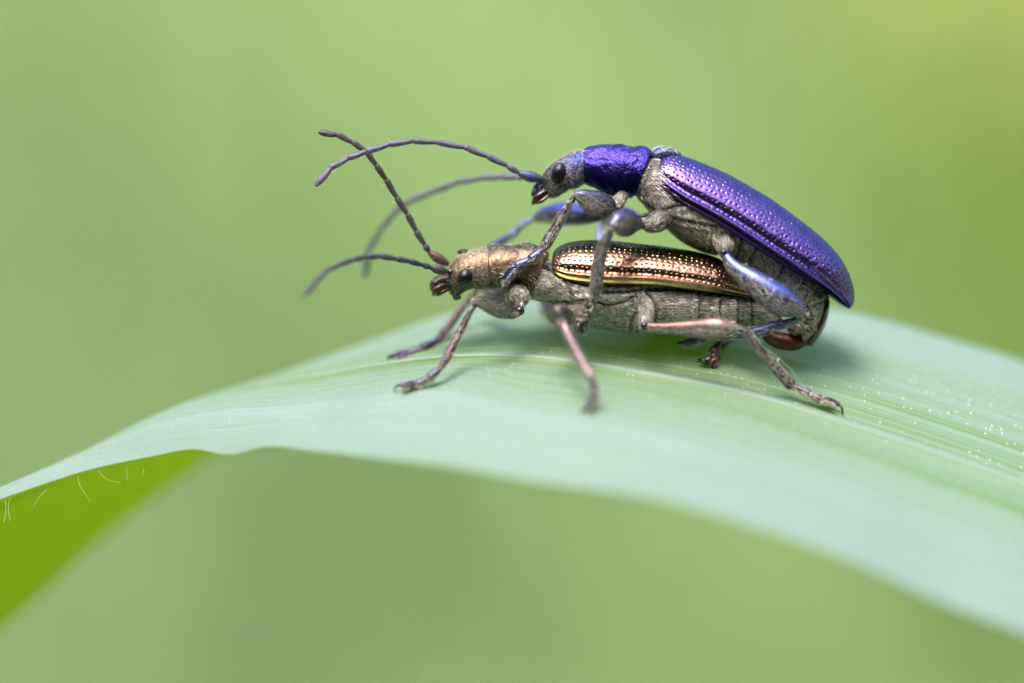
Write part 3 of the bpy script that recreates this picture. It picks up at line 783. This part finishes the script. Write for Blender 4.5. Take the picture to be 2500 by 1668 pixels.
leg(male, [(c2(1850, 1010), .6, .2), (c2(1600, 1060), .9, .15)],
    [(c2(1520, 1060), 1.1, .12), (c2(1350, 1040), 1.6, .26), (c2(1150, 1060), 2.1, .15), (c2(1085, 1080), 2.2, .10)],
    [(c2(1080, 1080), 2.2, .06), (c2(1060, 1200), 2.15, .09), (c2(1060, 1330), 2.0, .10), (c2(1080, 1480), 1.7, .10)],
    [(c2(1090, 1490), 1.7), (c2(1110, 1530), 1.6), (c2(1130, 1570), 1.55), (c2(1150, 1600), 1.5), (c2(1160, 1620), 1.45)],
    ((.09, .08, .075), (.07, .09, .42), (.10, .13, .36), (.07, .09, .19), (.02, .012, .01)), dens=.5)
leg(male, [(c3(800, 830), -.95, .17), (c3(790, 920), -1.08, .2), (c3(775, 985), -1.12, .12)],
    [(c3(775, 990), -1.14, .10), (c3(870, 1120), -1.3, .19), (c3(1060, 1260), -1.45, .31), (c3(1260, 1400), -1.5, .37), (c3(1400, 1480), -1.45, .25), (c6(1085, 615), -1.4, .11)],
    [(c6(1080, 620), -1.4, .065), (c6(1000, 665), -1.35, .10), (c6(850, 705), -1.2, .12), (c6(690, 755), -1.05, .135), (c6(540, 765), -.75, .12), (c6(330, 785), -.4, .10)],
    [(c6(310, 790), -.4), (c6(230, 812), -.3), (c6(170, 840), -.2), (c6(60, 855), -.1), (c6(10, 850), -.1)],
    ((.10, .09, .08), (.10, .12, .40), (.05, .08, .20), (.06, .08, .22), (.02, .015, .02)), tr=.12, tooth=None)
# tail end joining the two
m = Mesh()
m.grid(tube([W(c6(1170, 720), -.1), W(c6(1080, 815), -.15), W(c6(970, 835), -.2), W(c6(840, 800), -.2), W(c6(740, 680), -.1)], [.16, .21, .22, .19, .12], 28, 40), closed=True, C=(.08, .018, .006))
m.build('tail_organ', M_amber, male)
m = Mesh()
gt = tube([W(c6(1270, 380), .1), W(c6(1285, 520), .1), W(c6(1245, 680), .05), W(c6(1160, 840), 0)], [.12, .15, .17, .12], 28, 40, flat=2.6)
m.grid(gt, closed=True, C=(.03, .026, .022)); m.build('tail_plate', M_gloss, male)
for k, (a, b_, r_) in enumerate([((1060, 560), (1240, 470), .17), ((1050, 660), (1230, 590), .17), ((1000, 720), (1190, 720), .15)]):
    g2 = tube([W(c6(*a), -.42), W(c6((a[0] + b_[0]) / 2, (a[1] + b_[1]) / 2 - 14), -.55), W(c6(*b_), -.38)], [r_ * .8, r_, r_ * .7], 20, 24, flat=.8)
    m = Mesh(); m.grid(g2, closed=True, C=(.05, .04, .03)); q = m.build('tail_ring', M_skin, male)
    build_hair('fine_hair', [hair_from_grid(g2, 420, .10, .0085, lift=.4, droop=.8, col=(.62, .56, .46))], M_hair, q)

# ================= the bronze beetle (below) =================
fem = empty('beetle', W((1550, 850))); tag(fem, 'coppery bronze beetle standing on the leaf, carrying the purple beetle', 'beetle')
bodyst = [(c5(160, 330), c5(70, 640), .5), (c5(230, 300), c5(95, 690), .85), (c5(400, 320), c5(330, 760), 1.1), (c5(640, 330), c5(530, 930), 1.2), (c5(900, 350), c5(830, 1000), 1.22), (c5(1200, 380), c5(1130, 1025), 1.22),
          (c5(1500, 420), c5(1450, 1040), 1.2), (c5(1800, 470), c5(1750, 1035), 1.12), (c5(2050, 530), c5(1990, 1010), 1.0), (c6(620, 420), c6(560, 700), .85), (c6(740, 460), c6(680, 700), .65), (c6(830, 520), c6(800, 715), .48), (c6(900, 600), c6(890, 700), .25)]
def fcrease(x):
    return np.max([np.exp(-((x - (px - 1250) / 100.) / .03) ** 2) for px in (1560, 1701, 1752, 1796, 1830)], axis=0)
G = loft(bodyst, 360, 150); nr = len(G); N = normals(G)
xx = G.mean(1)[:, 0]
for px in (1560, 1701, 1752, 1796, 1830):
    X = (px - 1250) / 100.
    G = G - N * (.08 * np.exp(-((G[..., 0] - X) / .028) ** 2))[..., None] + N * (.04 * np.exp(-((G[..., 0] - X + .1) / .08) ** 2))[..., None]
FSEAM = [[c5(*q) for q in l] for l in ([(390, 700), (480, 740), (560, 810)], [(480, 700), (560, 705), (640, 700)], [(715, 715), (830, 745), (980, 712), (1100, 645)], [(760, 622), (1000, 618), (1110, 600)], [(1115, 640), (1110, 780), (1045, 900), (1035, 1015)],
    [(1165, 600), (1265, 720), (1292, 850), (1270, 915)], [(100, 700), (250, 705), (400, 712)], [(390, 500), (430, 580), (480, 690)], [(200, 380), (300, 440), (420, 500), (640, 560)], [(1200, 600), (1450, 590), (1700, 615), (2050, 660)])]
sdf = seam_dist(G, FSEAM); G = G - N * (.075 * np.exp(-(sdf / .028) ** 2) - .03 * np.exp(-((sdf - .09) / .06) ** 2))[..., None]
C = (1 - .85 * np.exp(-(sdf / .03) ** 2))[..., None] * mid * (.75 + .5 * vnoise(np.arange(nr)[:, None] / 20., np.arange(150)[None] / 12., 12))[..., None] * (1 - .85 * fcrease(G[..., 0]))[..., None]
m = Mesh(); m.grid(G, closed=True, C=C); fb = m.build('body', M_skin, fem)
hs = [hair_from_grid(G, 28000, .115, .0065, jitter=.16, lift=.28, mask=lambda c, n: (n[..., 1] < .3) * (1 - .9 * fcrease(c[..., 0])) * (1 - .95 * np.exp(-(seam_dist(c, FSEAM) / .03) ** 2)) * np.clip(.9 - n[..., 2], .1, 1), col=(.92, .83, .71))]
for pts, rr, y in (([c5(1150, 640), c5(1200, 780), c5(1200, 930)], [.10, .2, .16], -1.16),):
    gp = tube([W(q, y) for q in pts], rr, 18, 30, flat=.6); m = Mesh(); m.grid(gp, closed=True, C=mid); m.build('side_plate', M_skin, fb)
    hs.append(hair_from_grid(gp, 1300, .11, .0085, lift=.25, col=(.85, .76, .64)))
build_hair('fine_hair', hs, M_hair, fb)

prost = [(c4(1090, 320), c4(1110, 820), .45), (c4(1065, 265), c4(1090, 880), .55), (c4(1200, 232), c4(1200, 880), .62), (c4(1400, 208), c4(1350, 880), .68), (c4(1600, 203), c4(1500, 900), .72),
         (c4(1780, 212), c4(1620, 960), .76), (c4(1900, 250), c4(1700, 1020), .79), (c4(1960, 330), c4(1740, 1040), .79), (c4(1950, 430), c4(1770, 1000), .6)]
G = loft(prost, 130, 110); G = wrinkle(G, .02, 4., 4., 31, .10); nr, nm = G.shape[:2]
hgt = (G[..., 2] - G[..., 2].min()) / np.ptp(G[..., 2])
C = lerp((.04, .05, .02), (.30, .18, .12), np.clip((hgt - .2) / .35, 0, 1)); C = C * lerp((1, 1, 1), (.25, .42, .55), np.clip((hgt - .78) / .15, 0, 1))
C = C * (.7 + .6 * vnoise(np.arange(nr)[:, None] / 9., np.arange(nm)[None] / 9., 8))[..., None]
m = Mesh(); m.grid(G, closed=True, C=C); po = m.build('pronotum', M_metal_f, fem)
hs = [hair_from_grid(G, 2600, .06, .0065, lift=.5, mask=lambda c, n: (n[..., 1] < .2) * 1.0, col=(.62, .52, .38)), hair_from_grid(G, 900, .13, .008, lift=.5, mask=lambda c, n: ((n[..., 1] < .2) & (n[..., 2] < -.1)) * 1.0 + 1e-4, col=(.65, .58, .48))]
build_hair('fine_hair', hs, M_hair, po)

headst = [(c4(450, 650), c4(455, 880), .15), (c4(490, 550), c4(500, 985), .3), (c4(570, 445), c4(590, 1030), .42), (c4(680, 372), c4(690, 955), .48), (c4(780, 337), c4(800, 900), .48),
          (c4(900, 302), c4(900, 900), .48), (c4(990, 286), c4(1000, 900), .475), (c4(1060, 300), c4(1070, 870), .47), (c4(1150, 330), c4(1140, 830), .44)]
G = loft(headst, 90, 76); G = wrinkle(G, .022, 2.2, 2.2, 41)
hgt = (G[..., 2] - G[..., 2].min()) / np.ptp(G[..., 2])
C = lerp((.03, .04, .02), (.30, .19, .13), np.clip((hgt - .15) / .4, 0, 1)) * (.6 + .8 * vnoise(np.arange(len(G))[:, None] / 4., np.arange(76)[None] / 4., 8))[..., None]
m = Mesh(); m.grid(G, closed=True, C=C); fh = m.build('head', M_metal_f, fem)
build_hair('fine_hair', [hair_from_grid(G, 6000, .075, .0052, lift=.5, mask=lambda c, n: (n[..., 1] < .3) * np.clip(.4 + (c[..., 2] - 1.3), .12, 1) , col=(.68, .58, .42))], M_hair, fh)
for s in (-1, 1):
    m = Mesh(); m.grid(ell(W(c4(712, 730), -.43) * np.array([1, -s, 1]), (.185, .18, .225), rot=-.35), closed=True); m.build('eye', M_eye, fh)
m = Mesh(); m.grid(ell(W(c4(690, 345), .25), (.15, .2, .08)), closed=True, C=(.07, .055, .06)); m.build('far_eye_bulge', M_metal_f, fh)  # bump standing in for the bulge of the far eye
m = Mesh(); gc = tube([W(c4(500, 800)), W(c4(370, 780)), W(c4(270, 830)), W(c4(235, 900))], [.2, .17, .15, .09], 22, 26, flat=1.5); m.grid(gc, closed=True, C=(.08, .06, .06)); m.build('clypeus', M_metal_f, fh)
build_hair('fine_hair', [hair_from_grid(gc, 400, .07, .007, lift=.6, col=(.62, .56, .46))], M_hair, fh)
for s in (-1, 1):
    m = Mesh(); m.grid(tube([W(c4(400, 850), .16 * s), W(c4(280, 920), .2 * s), W(c4(240, 985), .1 * s)], [.11, .10, .05], 16, 18), closed=True, C=[.07, .018, .012]); m.build('mandible', M_gloss, fh)
    m = Mesh(); m.grid(tube([W(c4(460, 900), .2 * s), W(c4(370, 950), .26 * s), W(c4(300, 995), .2 * s)], [.045, .05, .035], 12, 14), closed=True, C=[.05, .03, .02]); m.build('palp', M_gloss, fh)
    m = Mesh(); m.grid(tube([W(c4(590, 960), .22 * s), W(c4(570, 1030), .24 * s), W(c4(630, 1030), .24 * s)], [.08, .07, .05], 12, 14), closed=True, C=[.03, .03, .03]); m.build('cheek', M_gloss, fh)
m = Mesh(); m.grid(ell(W(c4(495, 650), -.28), (.08, .07, .09)), closed=True, C=(.02, .025, .05)); m.build('antenna_socket', M_gloss, fh)
fa = ((.16, .05, .04), (.085, .078, .095), (.11, .06, .05))
antu = [(1220, 1192), (1075, 1098), (1035, 1035), (975, 940), (905, 803), (820, 672), (737, 530), (658, 414), (578, 300), (472, 227), (348, 162), (195, 140)]
antenna(fem, [c1(*q) for q in antu], (.15, -.5, 1.0), fa, .08, 130, .115)
antl = [(1215, 1250), (1085, 1218), (1020, 1200), (925, 1170), (820, 1152), (692, 1130), (592, 1132), (482, 1152), (365, 1190), (255, 1245), (168, 1328), (75, 1440)]
antenna(fem, [c1(*q) for q in antl], (-.35, -3.6, 1.1), ((.16, .05, .04), (.07, .07, .11), (.09, .085, .07)), .075, 80, .11)

FT = [c5(*q) for q in [(275, 300), (290, 225), (340, 170), (460, 125), (640, 105), (850, 112), (1080, 135), (1320, 160), (1560, 195), (1780, 240), (1950, 300), (2100, 385), (2230, 490), (2320, 590), (2360, 660)]]
FB = [c5(*q) for q in [(265, 330), (275, 395), (310, 440), (420, 490), (600, 520), (820, 535), (1060, 540), (1300, 548), (1540, 575), (1760, 605), (1950, 630), (2100, 655), (2230, 675), (2320, 685), (2358, 682)]]
FWD = [.3, .85, 1.08, 1.2, 1.28, 1.32, 1.35, 1.36, 1.35, 1.3, 1.2, 1.02, .75, .42, .08]
def col_f(s, t, N):
    a = lerp((.09, .085, .03), (.42, .235, .165), np.clip((t - .36) / .24, 0, 1))  # olive upper part: iridescent tone with the dark reflection painted in
    a = a * lerp((1, 1, 1), (.38, .62, .3), np.clip((t - .94) / .02, 0, 1))
    return a * (.8 + .4 * vnoise(s * 14, t * 6, 5))[..., None]
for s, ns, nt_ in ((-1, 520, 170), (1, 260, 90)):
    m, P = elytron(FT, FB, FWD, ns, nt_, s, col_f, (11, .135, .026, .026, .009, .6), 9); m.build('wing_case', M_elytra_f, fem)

fc = ((.06, .05, .045), (.10, .085, .08), (.07, .045, .05), (.09, .08, .13), (.02, .012, .01))
def foot(q, off=0.0): return leaf_depth(*q) + off
# near fore leg
fy = foot(c7(250, 990))
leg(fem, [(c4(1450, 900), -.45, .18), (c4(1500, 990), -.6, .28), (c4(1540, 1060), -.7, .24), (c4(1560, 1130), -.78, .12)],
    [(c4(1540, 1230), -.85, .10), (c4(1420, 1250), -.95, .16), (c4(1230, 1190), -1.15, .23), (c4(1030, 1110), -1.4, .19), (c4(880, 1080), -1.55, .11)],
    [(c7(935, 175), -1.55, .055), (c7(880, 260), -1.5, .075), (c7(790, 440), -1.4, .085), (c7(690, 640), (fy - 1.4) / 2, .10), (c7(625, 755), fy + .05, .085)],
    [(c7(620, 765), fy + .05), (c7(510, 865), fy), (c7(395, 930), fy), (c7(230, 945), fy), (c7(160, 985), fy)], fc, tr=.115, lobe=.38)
# far fore leg
fy = foot(c7(150, 680))
leg(fem, [(c4(1400, 950), .5, .2)] * 2 and [(c4(1400, 900), .4, .2), (c4(1350, 1000), .6, .15)],
    [(c4(1330, 1010), .7, .12), (c4(1150, 950), 1.1, .19), (c4(1000, 870), 1.5, .16), (c4(930, 850), 1.6, .1)],
    [(c4(920, 870), 1.6, .06), (c7(800, 230), 1.5, .085), (c7(680, 390), 1.35, .10), (c7(585, 505), fy + .15, .09)],
    [(c7(575, 515), fy + .1), (c7(450, 580), fy), (c7(320, 635), fy), (c7(150, 660), fy), (c7(95, 690), fy)], fc, tr=.12, dens=.5, lobe=.3)
# near middle leg
fy = foot(c7(2020, 1180))
leg(fem, [(c5(560, 800), -1.0, .14), (c5(480, 830), -1.2, .18), (c5(430, 840), -1.35, .14)],
    [(c5(430, 850), -1.4, .12), (c5(390, 860), -1.8, .25), (c5(340, 830), -2.3, .24), (c5(330, 800), -2.65, .12)],
    [(c7(1745, 262), -2.7, .07), (c7(1800, 400), -2.75, .10), (c7(1920, 640), (fy - 2.75) / 2, .105), (c7(2045, 860), fy + .05, .11)],
    [(c7(2050, 875), fy), (c7(2085, 980), fy), (c7(2070, 1080), fy), (c7(2010, 1180), fy), (c7(1940, 1200), fy)],
    ((.12, .10, .085), (.20, .15, .13), (.25, .16, .17), (.09, .08, .13), (.02, .012, .01)), tr=.11, dens=.6)
# near hind leg
fy = foot(c11(2000, 1100))
leg(fem, [(c5(1190, 820), -1.15, .13), (c5(1185, 900), -1.25, .13), (c5(1180, 950), -1.3, .10)],
    [(c5(1190, 955), -1.35, .09), (c5(1350, 975), -1.5, .12), (c5(1650, 978), -1.7, .2), (c5(1890, 980), -1.85, .275), (c5(2050, 975), -1.9, .17), (c5(2115, 985), -1.92, .09)],
    [(c11(1080, 290), -1.92, .06), (c11(1160, 320), -1.9, .085), (c11(1300, 510), -1.75, .10), (c11(1450, 690), (fy - 1.7) / 2, .125), (c11(1610, 860), fy + .05, .14)],
    [(c11(1640, 880), fy + .02), (c11(1800, 960), fy), (c11(1920, 1020), fy), (c11(2120, 1080), fy), (c11(2170, 1180), fy)],
    ((.06, .05, .045), (.24, .145, .13), (.065, .042, .04), (.10, .085, .12), (.05, .02, .01)), tr=.115, lobe=.34, spread=.45, tooth=(c5(1930, 1040), c5(1965, 1115), -1.85))
# far hind leg: its foot reaches under the belly
fy = foot(c11(740, 670))
leg(fem, [(c5(1250, 960), .8, .15), (c5(1350, 1000), .9, .12)],
    [(c5(1400, 1010), .95, .12), (c5(1650, 960), 1.2, .2), (c5(1900, 950), 1.3, .2), (c5(2030, 980), 1.25, .1)],
    [(c5(2030, 985), 1.2, .06), (c11(930, 400), .9, .10), (c11(860, 440), .5, .12)],
    [(c11(850, 440), fy + .35), (c11(800, 520), fy + .2), (c11(805, 570), fy + .12), (c11(760, 655), fy), (c11(630, 600), fy - .05)],
    ((.06, .05, .045), (.15, .12, .11), (.18, .12, .10), (.16, .11, .09), (.012, .01, .012)), dens=.5, tr=.13, up=(.5, -.6, .6), lobe=.3)
# far middle leg
fy = foot(c7(1200, 480))
leg(fem, [(c5(500, 860), .8, .16), (c5(450, 880), .95, .14)],
    [(c5(440, 880), 1.0, .11), (c5(330, 830), 1.5, .2), (c5(230, 750), 2.0, .16), (c5(180, 720), 2.2, .1)],
    [(c5(180, 725), 2.2, .06), (c5(200, 800), 2.35, .09), (c5(240, 880), 2.5, .1)],
    [(c5(240, 885), 2.5), (c5(255, 920), 2.5), (c5(265, 945), 2.5), (c5(270, 970), 2.5), (c5(265, 985), 2.45)], fc, dens=.3)

# ---------------------------------------------------------------- silk thread hanging by the hind leg
m = Mesh()
th = [c6(790, 898), c6(880, 965), c6(1010, 1090), c6(1105, 1220), c6(1150, 1310), c6(1185, 1345)]
m.grid(tube([W(q, -1.7) for q in th], [.0045] * 6, 6, 40), closed=True)
M_silk = plain('silk', (.75, .78, .72), .35, trans=.3, var=.1, scale=3)
st = m.build('silk_thread', M_silk); tag(st, 'fine white silk thread by the bronze beetle hind leg', 'thread')
m = Mesh(); m.grid(tube([W(c6(893, 985), -1.7), W(c6(885, 1000), -1.72), W(c6(893, 1010), -1.7)], [.014, .02, .012], 8, 10), closed=True); m.build('knot', M_silk, st)
